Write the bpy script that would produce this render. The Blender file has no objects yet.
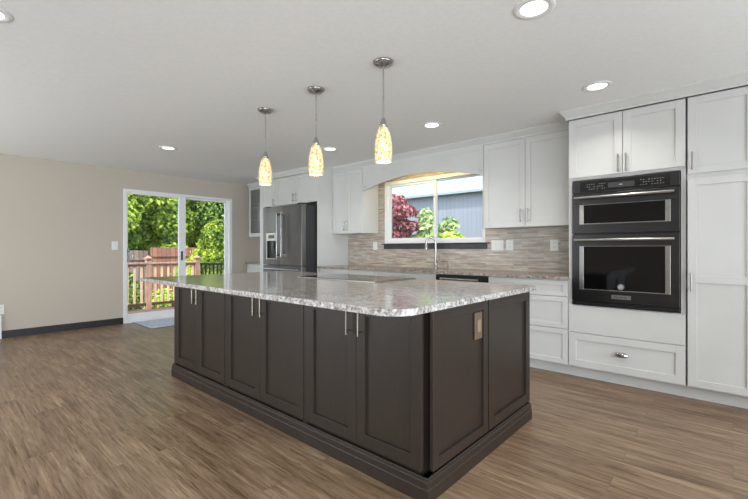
import bpy, bmesh, math, random
from mathutils import Vector, Matrix, noise
random.seed(7)
S = bpy.context.scene
COL = S.collection
PI = math.pi

# ------------------------------------------------------------------ camera, sky, sun, exposure
cam_d = bpy.data.cameras.new('camera'); cam = bpy.data.objects.new('camera', cam_d); COL.objects.link(cam)
cam.location = (0, 0, 1.15); cam.rotation_euler = (math.radians(90), 0, math.radians(41.7))
cam_d.sensor_width = 36; cam_d.lens = 403.0/748*36; cam_d.clip_start = .05
S.camera = cam
S.view_settings.view_transform = 'Standard'; S.view_settings.look = 'None'
S.view_settings.gamma = 1; S.view_settings.use_curve_mapping = False
S.view_settings.exposure = -0.55
S.cycles.use_denoising = True
S.cycles.max_bounces = 8; S.cycles.diffuse_bounces = 5; S.cycles.glossy_bounces = 4
S.cycles.transparent_max_bounces = 10; S.cycles.sample_clamp_indirect = 6
S.cycles.caustics_reflective = False; S.cycles.caustics_refractive = False

w = bpy.data.worlds.new('sky'); S.world = w; w.use_nodes = True
nt = w.node_tree; nt.nodes.clear()
sky = nt.nodes.new('ShaderNodeTexSky'); sky.sky_type = 'NISHITA'; sky.sun_disc = False
sky.sun_elevation = math.radians(55); sky.sun_rotation = math.radians(180); sky.air_density = 1.0; sky.dust_density = 2.0
bg = nt.nodes.new('ShaderNodeBackground'); bg.inputs[1].default_value = 0.85
wo = nt.nodes.new('ShaderNodeOutputWorld')
nt.links.new(sky.outputs[0], bg.inputs[0]); nt.links.new(bg.outputs[0], wo.inputs[0])

def light(name, kind, loc, rot, energy, color=(1, 1, 1), parent=None, **kw):
    l = bpy.data.lights.new(name, kind); l.energy = energy; l.color = color
    for k, v in kw.items(): setattr(l, k, v)
    o = bpy.data.objects.new(name, l); COL.objects.link(o)
    o.location = loc; o.rotation_euler = rot
    if parent: o.parent = parent
    return o
sun = light('sun', 'SUN', (0, 0, 12), (0, 0, 0), 10.5, (1, .95, .87), angle=math.radians(1))
sun.rotation_euler = Vector((-.42, .34, -.84)).to_track_quat('-Z', 'Y').to_euler()
# added daylight lamps in place of assumed, unseen windows behind and beside the camera
DAY = (.83, .92, 1)
light('fill_front_left', 'AREA', (-5.1, -2.7, 1.2), (math.radians(125), 0, 0), 310, DAY, shape='RECTANGLE', size=3.0, size_y=1.8)
light('fill_front_right', 'AREA', (1.2, -2.7, 1.2), (math.radians(118), 0, 0), 22, DAY, shape='RECTANGLE', size=1.8, size_y=1.8)
light('fill_far_corner', 'AREA', (1.5, -2.0, 1.35), (math.radians(80), 0, math.radians(52)), 100, DAY, shape='RECTANGLE', size=1.4, size_y=1.2, spread=math.radians(75))  # added lamp aimed to brighten the far left corner
light('fill_right_side', 'AREA', (2.3, 1.6, 1.1), (math.radians(88), 0, math.radians(90)), 200, DAY, shape='RECTANGLE', size=3.4, size_y=1.8)

# ------------------------------------------------------------------ materials
def lin(c):
    return tuple((x/12.92 if x <= .04045 else ((x+.055)/1.055)**2.4) for x in [v/255 for v in c])
def mat(name, rgb, rough=.5, metal=0, spec=.5, coat=0):
    m = bpy.data.materials.new(name); m.use_nodes = True
    b = m.node_tree.nodes['Principled BSDF']
    b.inputs['Base Color'].default_value = (*lin(rgb), 1); b.inputs['Roughness'].default_value = rough
    b.inputs['Metallic'].default_value = metal; b.inputs['Specular IOR Level'].default_value = spec
    b.inputs['Coat Weight'].default_value = coat
    return m
def N(m, t, **kw):
    n = m.node_tree.nodes.new(t)
    for k, v in kw.items(): setattr(n, k, v)
    return n
def L(m, a, b): m.node_tree.links.new(a, b)
def P(m): return m.node_tree.nodes['Principled BSDF']
def coords(m, scale=(1, 1, 1), rot=(0, 0, 0)):
    tc = N(m, 'ShaderNodeTexCoord'); mp = N(m, 'ShaderNodeMapping')
    mp.inputs['Scale'].default_value = scale; mp.inputs['Rotation'].default_value = rot
    L(m, tc.outputs['Object'], mp.inputs['Vector']); return mp.outputs[0]
def ramp(m, stops):
    r = N(m, 'ShaderNodeValToRGB'); e = r.color_ramp.elements
    while len(e) < len(stops): e.new(.5)
    for i, (p, c) in enumerate(stops): e[i].position = p; e[i].color = (*lin(c), 1)
    return r
def noisy(name, c1, c2, scale=(5, 5, 5), rough=.5, metal=0, detail=4, ns=1.0, bump=0, lo=.35, hi=.65, spec=.5, coat=0):
    m = mat(name, c1, rough, metal, spec, coat)
    n = N(m, 'ShaderNodeTexNoise'); n.inputs['Scale'].default_value = ns; n.inputs['Detail'].default_value = detail
    L(m, coords(m, scale), n.inputs['Vector'])
    r = ramp(m, [(lo, c1), (hi, c2)]); L(m, n.outputs['Fac'], r.inputs[0]); L(m, r.outputs[0], P(m).inputs['Base Color'])
    if bump:
        b = N(m, 'ShaderNodeBump'); b.inputs['Strength'].default_value = bump; b.inputs['Distance'].default_value = .01
        L(m, n.outputs['Fac'], b.inputs['Height']); L(m, b.outputs[0], P(m).inputs['Normal'])
    return m

M = {}
M['wall'] = noisy('wall_paint', (182, 172, 159), (186, 176, 163), (60, 60, 60), .75, bump=.03)
M['ceiling'] = noisy('ceiling_paint', (232, 232, 230), (236, 236, 234), (40, 40, 40), .6, bump=.04)
M['white'] = noisy('cabinet_white_paint', (198, 197, 193), (202, 201, 197), (3, 3, 3), .32)
M['trim_white'] = mat('white_vinyl', (226, 227, 226), .35)
M['dark_wood'] = noisy('espresso_wood', (39, 32, 27), (46, 38, 32), (14, 14, 1.2), .38, ns=8, lo=.3, hi=.7, spec=.32)
M['dark_gap'] = mat('dark_recess', (22, 19, 18), .7)
M['base_black'] = mat('black_baseboard', (38, 38, 40), .45)
M['nickel'] = mat('brushed_nickel', (160, 156, 149), .3, 1)
M['handle_steel'] = mat('satin_handle_steel', (120, 119, 117), .3, 1)
M['aged'] = mat('aged_nickel', (138, 128, 114), .35, 1)
M['chrome'] = mat('chrome', (205, 205, 205), .12, 1)
M['steel_dark'] = noisy('black_stainless', (74, 74, 75), (78, 78, 79), (2, 2, 60), .3, 1)
M['steel'] = noisy('stainless_steel', (168, 168, 167), (182, 182, 181), (2, 2, 90), .27, 1)
M['steel_fridge'] = noisy('fridge_steel', (104, 102, 100), (122, 120, 118), (3, 3, 1.2), .33, 1)
M['steel_light'] = mat('light_steel', (186, 185, 181), .28, 1)
M['black'] = mat('black_plastic', (18, 18, 19), .35)
M['black_glass'] = mat('black_glass', (9, 9, 10), .06, 0, .6)
M['grey_screen'] = mat('grey_display', (62, 62, 63), .2)
M['legend'] = mat('grey_print', (150, 150, 150), .5)
M['fridge_side'] = mat('fridge_side_black', (40, 40, 41), .4)
M['plate'] = mat('white_plastic', (222, 221, 216), .35)
M['bronze'] = mat('bronze_plate', (104, 87, 72), .35, .3)
M['bronze_in'] = mat('taupe_socket', (132, 114, 94), .4)
M['rubber'] = mat('grey_rubber', (60, 60, 60), .8)
M['mat_rug'] = noisy('pale_grey_rug', (176, 181, 188), (203, 206, 210), (1, 1, 1), .95, ns=26, bump=.3)
M['rug_border'] = mat('grey_rug_border', (120, 124, 130), .95)
M['railing'] = noisy('brown_stained_cedar', (150, 114, 96), (184, 148, 126), (9, 9, 2), .7, ns=3)
M['baluster'] = noisy('pale_cedar', (196, 170, 138), (214, 190, 158), (9, 9, 2), .7, ns=3)
M['deck'] = noisy('deck_boards', (84, 66, 62), (104, 86, 80), (20, 2, 2), .7, ns=2)
M['dark_rail'] = mat('dark_stained_rail', (74, 52, 42), .6)
M['iron'] = mat('dark_iron', (38, 42, 48), .45, .4)
M['shed_metal'] = mat('pale_roof', (136, 152, 156), .6)
M['bark'] = noisy('bark', (84, 68, 54), (112, 94, 76), (6, 6, 2), .9, ns=4)
M['gravel'] = noisy('garden_soil', (140, 134, 116), (166, 162, 140), (1, 1, 1), .95, ns=5, detail=8)
M['rock'] = noisy('pale_rock', (176, 170, 162), (214, 208, 200), (3, 3, 3), .9, ns=3)

def emis(name, rgb, s):
    m = mat(name, rgb, .5); P(m).inputs['Emission Color'].default_value = (*lin(rgb), 1); P(m).inputs['Emission Strength'].default_value = s
    return m
M['lens'] = emis('downlight_lens', (255, 252, 244), 4.0)

def glass(name, tint=(1, 1, 1), refl=1.0):
    m = bpy.data.materials.new(name); m.use_nodes = True; t = m.node_tree; t.nodes.clear()
    tr = t.nodes.new('ShaderNodeBsdfTransparent'); tr.inputs[0].default_value = (*tint, 1)
    gl = t.nodes.new('ShaderNodeBsdfGlossy'); gl.inputs['Roughness'].default_value = .02
    fr = t.nodes.new('ShaderNodeFresnel'); fr.inputs[0].default_value = 1.45
    mu = t.nodes.new('ShaderNodeMath'); mu.operation = 'MULTIPLY'; mu.inputs[1].default_value = refl
    mx = t.nodes.new('ShaderNodeMixShader'); o = t.nodes.new('ShaderNodeOutputMaterial')
    t.links.new(fr.outputs[0], mu.inputs[0]); t.links.new(mu.outputs[0], mx.inputs[0])
    t.links.new(tr.outputs[0], mx.inputs[1]); t.links.new(gl.outputs[0], mx.inputs[2]); t.links.new(mx.outputs[0], o.inputs[0])
    return m
M['glass'] = glass('window_glass', (.97, .98, .98), .5)
M['cab_glass'] = glass('cabinet_glass', (.93, .94, .94), .6)

def floor_mat():
    m = mat('vinyl_plank', (130, 110, 95), .33)
    v = coords(m)
    br = N(m, 'ShaderNodeTexBrick'); br.offset = .37; br.offset_frequency = 2
    for k, x in (('Scale', 1), ('Brick Width', 1.22), ('Row Height', .18), ('Mortar Size', .0012), ('Mortar Smooth', .3), ('Bias', 0)): br.inputs[k].default_value = x
    br.inputs['Color1'].default_value = (0, 0, 0, 1); br.inputs['Color2'].default_value = (1, 1, 1, 1); br.inputs['Mortar'].default_value = (.5, .5, .5, 1)
    L(m, v, br.inputs['Vector'])
    sc = N(m, 'ShaderNodeVectorMath', operation='SCALE'); sc.inputs['Scale'].default_value = 7.3
    L(m, br.outputs['Color'], sc.inputs[0])
    ad = N(m, 'ShaderNodeVectorMath', operation='ADD'); L(m, v, ad.inputs[0]); L(m, sc.outputs[0], ad.inputs[1])
    mp = N(m, 'ShaderNodeMapping'); mp.inputs['Scale'].default_value = (1.5, 24, 1); L(m, ad.outputs[0], mp.inputs['Vector'])
    n = N(m, 'ShaderNodeTexNoise'); n.inputs['Scale'].default_value = 1.5; n.inputs['Detail'].default_value = 7; n.inputs['Roughness'].default_value = .62; n.inputs['Distortion'].default_value = .6
    L(m, mp.outputs[0], n.inputs['Vector'])
    r = ramp(m, [(.26, (98, 75, 55)), (.42, (132, 108, 85)), (.58, (152, 128, 103)), (.75, (173, 149, 122))]); L(m, n.outputs['Fac'], r.inputs[0])
    mp2 = N(m, 'ShaderNodeMapping'); mp2.inputs['Scale'].default_value = (.9, 5, 1); L(m, ad.outputs[0], mp2.inputs['Vector'])
    n2 = N(m, 'ShaderNodeTexNoise'); n2.inputs['Scale'].default_value = 1.7; n2.inputs['Detail'].default_value = 3; L(m, mp2.outputs[0], n2.inputs['Vector'])
    r2 = ramp(m, [(.3, (216, 211, 206)), (.6, (255, 255, 255))]); L(m, n2.outputs['Fac'], r2.inputs[0])
    mx = N(m, 'ShaderNodeMix', data_type='RGBA', blend_type='MULTIPLY'); mx.inputs[0].default_value = 1
    L(m, r.outputs[0], mx.inputs[6]); L(m, r2.outputs[0], mx.inputs[7])
    mp3 = N(m, 'ShaderNodeMapping'); mp3.inputs['Scale'].default_value = (3.2, 62, 1); L(m, ad.outputs[0], mp3.inputs['Vector'])
    n3 = N(m, 'ShaderNodeTexNoise'); n3.inputs['Scale'].default_value = 1.3; n3.inputs['Detail'].default_value = 5; n3.inputs['Roughness'].default_value = .65; n3.inputs['Distortion'].default_value = 1.2; L(m, mp3.outputs[0], n3.inputs['Vector'])
    r3 = ramp(m, [(.33, (172, 160, 150)), (.47, (238, 235, 231)), (.62, (255, 255, 255))]); L(m, n3.outputs['Fac'], r3.inputs[0])
    mx3 = N(m, 'ShaderNodeMix', data_type='RGBA', blend_type='MULTIPLY'); mx3.inputs[0].default_value = 1
    L(m, mx.outputs[2], mx3.inputs[6]); L(m, r3.outputs[0], mx3.inputs[7])
    mm = N(m, 'ShaderNodeMix', data_type='RGBA'); mm.inputs[7].default_value = (*lin((104, 86, 71)), 1)
    L(m, br.outputs['Fac'], mm.inputs[0]); L(m, mx3.outputs[2], mm.inputs[6]); L(m, mm.outputs[2], P(m).inputs['Base Color'])
    b = N(m, 'ShaderNodeBump'); b.inputs['Strength'].default_value = .12; b.inputs['Distance'].default_value = .004
    L(m, n.outputs['Fac'], b.inputs['Height']); L(m, b.outputs[0], P(m).inputs['Normal'])
    rr = N(m, 'ShaderNodeMapRange'); rr.inputs[3].default_value = .3; rr.inputs[4].default_value = .46; L(m, n.outputs['Fac'], rr.inputs[0]); L(m, rr.outputs[0], P(m).inputs['Roughness'])
    return m
M['floor'] = floor_mat()

def granite(name, rough, warm):
    m = mat(name, (190, 184, 176), rough, 0, .55)
    v = coords(m)
    n1 = N(m, 'ShaderNodeTexNoise'); n1.inputs['Scale'].default_value = 20; n1.inputs['Detail'].default_value = 9; n1.inputs['Roughness'].default_value = .72; n1.inputs['Distortion'].default_value = .5
    n2 = N(m, 'ShaderNodeTexNoise'); n2.inputs['Scale'].default_value = 64; n2.inputs['Detail'].default_value = 5; n2.inputs['Roughness'].default_value = .7
    n3 = N(m, 'ShaderNodeTexVoronoi'); n3.inputs['Scale'].default_value = 95
    for n in (n1, n2, n3): L(m, v, n.inputs['Vector'])
    a = (214, 211, 207) if not warm else (196, 184, 170)  # warm set: duller tones that carry the shade on the back counter
    bcol = (176, 168, 161) if not warm else (160, 146, 134)
    r1 = ramp(m, [(.30, (140, 130, 124)), (.42, bcol), (.54, a), (.75, tuple(min(255, x+10) for x in a))]); L(m, n1.outputs['Fac'], r1.inputs[0])
    r2 = ramp(m, [(.37, (88, 86, 88)), (.45, (190, 188, 188)), (.6, (250, 250, 250))]); L(m, n2.outputs['Fac'], r2.inputs[0])
    r3 = ramp(m, [(.0, (255, 255, 255)), (.9, (225, 222, 220))]); L(m, n3.outputs['Color'], r3.inputs[0])
    mx = N(m, 'ShaderNodeMix', data_type='RGBA', blend_type='MULTIPLY'); mx.inputs[0].default_value = .85
    L(m, r1.outputs[0], mx.inputs[6]); L(m, r2.outputs[0], mx.inputs[7])
    my = N(m, 'ShaderNodeMix', data_type='RGBA', blend_type='MULTIPLY'); my.inputs[0].default_value = 1
    L(m, mx.outputs[2], my.inputs[6]); L(m, r3.outputs[0], my.inputs[7]); L(m, my.outputs[2], P(m).inputs['Base Color'])
    return m
M['granite'] = granite('white_granite', .12, False)
M['granite_shaded'] = granite('shaded_granite', .2, True)  # same granite as the island, with shade put into its colour
M['dark_stone'] = noisy('dark_sill_stone', (44, 44, 46), (58, 58, 60), (20, 20, 20), .45)

def tile_mat():
    m = mat('linear_mosaic', (170, 158, 145), .3)
    tc = N(m, 'ShaderNodeTexCoord'); sp = N(m, 'ShaderNodeSeparateXYZ'); cb = N(m, 'ShaderNodeCombineXYZ')
    L(m, tc.outputs['Object'], sp.inputs[0]); L(m, sp.outputs[0], cb.inputs[0]); L(m, sp.outputs[2], cb.inputs[1])
    br = N(m, 'ShaderNodeTexBrick'); br.offset = .43
    for k, x in (('Scale', 1), ('Brick Width', .17), ('Row Height', .019), ('Mortar Size', .0010), ('Mortar Smooth', .2), ('Bias', 0)): br.inputs[k].default_value = x
    br.inputs['Color1'].default_value = (0, 0, 0, 1); br.inputs['Color2'].default_value = (1, 1, 1, 1); br.inputs['Mortar'].default_value = (.5, .5, .5, 1)
    L(m, cb.outputs[0], br.inputs['Vector'])
    r = ramp(m, [(0, (166, 150, 138)), (.3, (188, 175, 162)), (.55, (199, 188, 175)), (.8, (184, 178, 170)), (1, (212, 203, 190))]); L(m, br.outputs['Color'], r.inputs[0])
    mp = N(m, 'ShaderNodeMapping'); mp.inputs['Scale'].default_value = (6, 60, 1); L(m, cb.outputs[0], mp.inputs[0])
    n = N(m, 'ShaderNodeTexNoise'); n.inputs['Scale'].default_value = 1; n.inputs['Detail'].default_value = 4; L(m, mp.outputs[0], n.inputs['Vector'])
    r2 = ramp(m, [(.3, (205, 198, 190)), (.65, (255, 255, 255))]); L(m, n.outputs['Fac'], r2.inputs[0])
    mx = N(m, 'ShaderNodeMix', data_type='RGBA', blend_type='MULTIPLY'); mx.inputs[0].default_value = 1
    L(m, r.outputs[0], mx.inputs[6]); L(m, r2.outputs[0], mx.inputs[7])
    mm = N(m, 'ShaderNodeMix', data_type='RGBA'); mm.inputs[7].default_value = (*lin((150, 142, 132)), 1)
    L(m, br.outputs['Fac'], mm.inputs[0]); L(m, mx.outputs[2], mm.inputs[6]); L(m, mm.outputs[2], P(m).inputs['Base Color'])
    b = N(m, 'ShaderNodeBump'); b.inputs['Strength'].default_value = .4; b.inputs['Distance'].default_value = .002; b.invert = True
    L(m, br.outputs['Fac'], b.inputs['Height']); L(m, b.outputs[0], P(m).inputs['Normal'])
    return m
M['tile'] = tile_mat()

def shade_mat():
    m = mat('amber_mosaic_glass', (235, 200, 130), .25)
    v = coords(m, (1, 1, .8))
    vo = N(m, 'ShaderNodeTexVoronoi'); vo.inputs['Scale'].default_value = 60; L(m, v, vo.inputs['Vector'])
    n = N(m, 'ShaderNodeTexNoise'); n.inputs['Scale'].default_value = 55; n.inputs['Detail'].default_value = 6; L(m, v, n.inputs['Vector'])
    r = ramp(m, [(.34, (190, 156, 96)), (.46, (226, 202, 146)), (.58, (240, 224, 184)), (.75, (248, 240, 220))]); L(m, n.outputs['Fac'], r.inputs[0])
    e = N(m, 'ShaderNodeTexVoronoi', feature='DISTANCE_TO_EDGE'); e.inputs['Scale'].default_value = 85; L(m, v, e.inputs['Vector'])
    r2 = ramp(m, [(.0, (160, 120, 60)), (.12, (255, 255, 255))]); L(m, e.outputs['Distance'], r2.inputs[0])
    mx = N(m, 'ShaderNodeMix', data_type='RGBA', blend_type='MULTIPLY'); mx.inputs[0].default_value = .6
    L(m, r.outputs[0], mx.inputs[6]); L(m, r2.outputs[0], mx.inputs[7])
    L(m, mx.outputs[2], P(m).inputs['Base Color']); L(m, mx.outputs[2], P(m).inputs['Emission Color']); P(m).inputs['Emission Strength'].default_value = .62
    return m
M['shade'] = shade_mat()
M['bulb'] = emis('warm_bulb', (255, 238, 205), 5)

def board_mat(name, c1, c2, axis, width, gap=(60, 50, 44), bump=.6):
    m = mat(name, c1, .75)
    tc = N(m, 'ShaderNodeTexCoord'); sp = N(m, 'ShaderNodeSeparateXYZ'); L(m, tc.outputs['Object'], sp.inputs[0])
    mu = N(m, 'ShaderNodeMath', operation='DIVIDE'); mu.inputs[1].default_value = width; L(m, sp.outputs[axis], mu.inputs[0])
    fl = N(m, 'ShaderNodeMath', operation='FLOOR'); L(m, mu.outputs[0], fl.inputs[0])
    fr = N(m, 'ShaderNodeMath', operation='FRACT'); L(m, mu.outputs[0], fr.inputs[0])
    wn = N(m, 'ShaderNodeTexWhiteNoise', noise_dimensions='1D'); L(m, fl.outputs[0], wn.inputs['W'])
    r = ramp(m, [(0, c1), (1, c2)]); L(m, wn.outputs['Value'], r.inputs[0])
    lt = N(m, 'ShaderNodeMath', operation='LESS_THAN'); lt.inputs[1].default_value = .08; L(m, fr.outputs[0], lt.inputs[0])
    mm = N(m, 'ShaderNodeMix', data_type='RGBA'); mm.inputs[7].default_value = (*lin(gap), 1)
    L(m, lt.outputs[0], mm.inputs[0]); L(m, r.outputs[0], mm.inputs[6]); L(m, mm.outputs[2], P(m).inputs['Base Color'])
    b = N(m, 'ShaderNodeBump'); b.inputs['Strength'].default_value = bump; b.inputs['Distance'].default_value = .01; b.invert = True
    L(m, lt.outputs[0], b.inputs['Height']); L(m, b.outputs[0], P(m).inputs['Normal'])
    return m
M['shed_wall'] = board_mat('blue_grey_siding', (126, 134, 141), (131, 139, 146), 0, .12, (114, 122, 130))
M['fence_red'] = board_mat('red_cedar_fence', (142, 96, 80), (168, 122, 102), 1, .14, (84, 58, 48))
M['fence_grey'] = board_mat('weathered_fence', (112, 96, 88), (140, 122, 112), 1, .14, (60, 50, 46))

def leaf_mat(name, cols, s=1.2):
    m = mat(name, cols[1], .55, 0, .3)
    g = N(m, 'ShaderNodeNewGeometry')
    wn = N(m, 'ShaderNodeTexWhiteNoise', noise_dimensions='1D'); L(m, g.outputs['Random Per Island'], wn.inputs['W'])
    n = N(m, 'ShaderNodeTexNoise'); n.inputs['Scale'].default_value = s; n.inputs['Detail'].default_value = 2; L(m, coords(m), n.inputs['Vector'])
    ad = N(m, 'ShaderNodeMath', operation='MULTIPLY_ADD'); ad.inputs[1].default_value = .5; L(m, wn.outputs['Value'], ad.inputs[0]); L(m, n.outputs['Fac'], ad.inputs[2])
    r = ramp(m, [(.45, cols[0]), (.75, cols[1]), (1.05, cols[2])]); r.color_ramp.elements[2].position = 1.0
    L(m, ad.outputs[0], r.inputs[0]); L(m, r.outputs[0], P(m).inputs['Base Color'])
    t = m.node_tree; o = t.nodes['Material Output']
    tl = N(m, 'ShaderNodeBsdfTranslucent'); L(m, r.outputs[0], tl.inputs[0])
    mx = N(m, 'ShaderNodeMixShader'); mx.inputs[0].default_value = .3
    L(m, P(m).outputs[0], mx.inputs[1]); L(m, tl.outputs[0], mx.inputs[2]); L(m, mx.outputs[0], o.inputs[0])
    return m
M['leaf_bright'] = leaf_mat('bright_green_leaves', [(108, 138, 46), (176, 200, 76), (214, 228, 116)])
M['leaf_mid'] = leaf_mat('mid_green_leaves', [(74, 106, 48), (124, 156, 74), (172, 196, 104)])
M['leaf_lime'] = leaf_mat('lime_leaves', [(132, 162, 40), (186, 206, 66), (220, 232, 110)])
M['leaf_hedge'] = leaf_mat('hedge_leaves', [(62, 88, 32), (108, 138, 46), (186, 200, 72)], 2)
M['leaf_red'] = leaf_mat('maple_leaves', [(98, 56, 58), (160, 90, 96), (206, 138, 136)], 2)
M['leaf_shrub'] = leaf_mat('pale_green_leaves', [(120, 150, 92), (168, 194, 128), (212, 228, 176)], 2)

# ------------------------------------------------------------------ mesh helpers
class MB:
    def __init__(s): s.v = []; s.f = []; s.smooth = []
    def add(s, vs, fs, smooth=False):
        b = len(s.v); s.v += [tuple(v) for v in vs]
        for f in fs: s.f.append([i+b for i in f]); s.smooth.append(smooth)
        return s
    def box(s, x0, x1, y0, y1, z0, z1):
        x0, x1 = sorted((x0, x1)); y0, y1 = sorted((y0, y1)); z0, z1 = sorted((z0, z1))
        return s.add([(x0,y0,z0),(x1,y0,z0),(x1,y1,z0),(x0,y1,z0),(x0,y0,z1),(x1,y0,z1),(x1,y1,z1),(x0,y1,z1)],
                     [(0,3,2,1),(4,5,6,7),(0,1,5,4),(1,2,6,5),(2,3,7,6),(3,0,4,7)])
    def cyl(s, p0, p1, r0, r1=None, n=16, caps=True):
        p0, p1 = Vector(p0), Vector(p1); r1 = r0 if r1 is None else r1
        d = (p1-p0).normalized(); u = d.orthogonal().normalized(); w_ = d.cross(u); vs = []
        for p, r in ((p0, r0), (p1, r1)):
            for i in range(n):
                a = 2*PI*i/n; vs.append(p+u*math.cos(a)*r+w_*math.sin(a)*r)
        s.add(vs, [(i, (i+1) % n, n+(i+1) % n, n+i) for i in range(n)], True)
        if caps: s.add(vs[:n], [list(range(n))[::-1]]); s.add(vs[n:], [list(range(n))])
        return s
    def tube(s, pts, r, n=12):
        pts = [Vector(p) for p in pts]; rings = []; u = None
        for i, p in enumerate(pts):
            d = (pts[min(i+1, len(pts)-1)]-pts[max(i-1, 0)]).normalized()
            u = d.orthogonal().normalized() if u is None else (u-d*u.dot(d)).normalized()
            w_ = d.cross(u); rr = r[i] if isinstance(r, (list, tuple)) else r
            rings.append([p+u*math.cos(2*PI*k/n)*rr+w_*math.sin(2*PI*k/n)*rr for k in range(n)])
        vs = [v for g in rings for v in g]; m = len(pts)
        s.add(vs, [(j*n+i, j*n+(i+1) % n, (j+1)*n+(i+1) % n, (j+1)*n+i) for j in range(m-1) for i in range(n)], True)
        s.add(rings[0], [list(range(n))[::-1]]); s.add(rings[-1], [list(range(n))]); return s
    def lathe(s, cx, cy, prof, n=32, cap=True):
        vs = [(cx+r*math.cos(2*PI*i/n), cy+r*math.sin(2*PI*i/n), z) for r, z in prof for i in range(n)]; m = len(prof)
        s.add(vs, [(j*n+i, j*n+(i+1) % n, (j+1)*n+(i+1) % n, (j+1)*n+i) for j in range(m-1) for i in range(n)], True)
        if cap: s.add(vs[:n], [list(range(n))[::-1]]); s.add(vs[-n:], [list(range(n))])
        return s
    def prism(s, poly, z0, z1):
        n = len(poly); vs = [(x, y, z0) for x, y in poly]+[(x, y, z1) for x, y in poly]
        return s.add(vs, [list(range(n))[::-1], list(range(n, 2*n))]+[(i, (i+1) % n, n+(i+1) % n, n+i) for i in range(n)])
    def sweep(s, path, prof, closed=False):
        """profile (d outward to the right of travel, z) mitred along a level path"""
        n = len(path); rows = []
        for i, p in enumerate(path):
            def nrm(a, b):
                d = Vector((b[0]-a[0], b[1]-a[1])).normalized(); return Vector((d.y, -d.x))
            ns = []
            if closed or i > 0: ns.append(nrm(path[i-1], p))
            if closed or i < n-1: ns.append(nrm(p, path[(i+1) % n]))
            m = ns[0] if len(ns) == 1 else (ns[0]+ns[1])/(1+ns[0].dot(ns[1]))
            rows.append([(p[0]+m.x*d, p[1]+m.y*d, z) for d, z in prof])
        k = len(prof); vs = [v for r in rows for v in r]; fs = []
        for i in range(n if closed else n-1):
            j = (i+1) % n
            for q in range(k): fs.append((i*k+q, j*k+q, j*k+(q+1) % k, i*k+(q+1) % k))
        if not closed: fs += [list(range(k)), [(n-1)*k+q for q in range(k)][::-1]]
        return s.add(vs, fs)
    def build(s, name, m, parent=None, bevel=0, kind=None, label=None, origin=None):
        me = bpy.data.meshes.new(name)
        o = bpy.data.objects.new(name, me); COL.objects.link(o)
        if parent is not None:
            o.parent = parent; off = world(parent)
        else:
            off = Vector(origin) if origin else Vector((0, 0, 0)); o.location = off
        me.from_pydata([tuple(Vector(v)-off) for v in s.v], [], s.f)
        bm = bmesh.new(); bm.from_mesh(me); bmesh.ops.recalc_face_normals(bm, faces=bm.faces); bm.to_mesh(me); bm.free()
        for p, sm in zip(me.polygons, s.smooth): p.use_smooth = sm
        me.materials.append(m)
        if bevel:
            b = o.modifiers.new('bevel', 'BEVEL'); b.width = bevel; b.segments = 2; b.limit_method = 'ANGLE'; b.angle_limit = math.radians(40)
        if kind: o['kind'] = kind
        if label: o['label'] = label
        return o
def world(o):
    v = Vector((0, 0, 0))
    while o is not None: v += o.location; o = o.parent
    return v
def thing(name, label, cat, loc, group=None):
    o = bpy.data.objects.new(name, None); COL.objects.link(o); o.location = loc; o.empty_display_size = .1
    o['label'] = label; o['category'] = cat
    if group: o['group'] = group
    return o
def tag(o, label, cat, group=None):
    o['label'] = label; o['category'] = cat
    if group: o['group'] = group
    return o
def copy_tree(o, parent=None):
    c = o.copy(); COL.objects.link(c)
    if parent: c.parent = parent
    for ch in list(o.children): copy_tree(ch, c)
    return c
def struct(mb, name, m, bevel=0, parent=None):
    return mb.build(name, m, parent, bevel, kind='structure' if parent is None else None)

# shaker door or drawer front. axis 'y': faces -Y, u = x, front plane y=f. axis 'x': faces +X, u = y, front plane x=f
def shaker(parent, name, u0, u1, z0, z1, f, m, axis='y', rail=.06, th=.02, rec=.009, mids=(), bevel=.0015):
    mb = MB()
    def bx(a, b, c, d, e0, e1):
        if axis == 'y': mb.box(a, b, f+e0, f+e1, c, d)
        else: mb.box(f-e0, f-e1, a, b, c, d)
    bx(u0, u0+rail, z0, z1, 0, th); bx(u1-rail, u1, z0, z1, 0, th)
    bx(u0+rail, u1-rail, z1-rail, z1, 0, th); bx(u0+rail, u1-rail, z0, z0+rail, 0, th)
    for zm in mids: bx(u0+rail, u1-rail, zm-rail/2, zm+rail/2, 0, th)
    bx(u0+rail-.004, u1-rail+.004, z0+rail-.004, z1-rail+.004, rec, th-.001)
    return mb.build(name, m, parent, bevel)
def bar_pull(parent, x, f, z0, z1, r=.0055, m=None):
    mb = MB(); mb.cyl((x, f-.032, z0), (x, f-.032, z1), r, n=12)
    for z in (z0+.02, z1-.02): mb.cyl((x, f, z), (x, f-.032, z), r*.8, n=10)
    return mb.build('handle', m or M['nickel'], parent)

# ------------------------------------------------------------------ room shell
LX, BY, RX, FY, CZ = -7.05, 4.5, 2.4, -2.8, 2.39
struct(MB().box(LX-.15, RX+.15, FY-.15, BY+.15, -.12, 0), 'floor', M['floor'])
struct(MB().box(LX-.15, RX+.15, FY-.15, BY+.15, CZ, CZ+.2), 'ceiling', M['ceiling'])
DY0, DY1, DZ = 2.075, 3.89, 2.095
wl = MB().box(LX-.15, LX, FY-.15, DY0, 0, CZ).box(LX-.15, LX, DY1, BY+.15, 0, CZ).box(LX-.15, LX, DY0, DY1, DZ, CZ)
struct(wl, 'wall_left', M['wall'])
WX0, WX1, WZ0, WZ1 = -3.79, -2.215, 1.235, 2.125
wb = MB().box(LX, WX0, BY, BY+.15, 0, CZ).box(WX1, RX, BY, BY+.15, 0, CZ).box(WX0, WX1, BY, BY+.15, 0, WZ0).box(WX0, WX1, BY, BY+.15, WZ1, CZ)
struct(wb, 'wall_back', M['wall'])
struct(MB().box(RX, RX+.15, FY, BY+.15, 0, CZ), 'wall_right', M['wall'])
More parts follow.
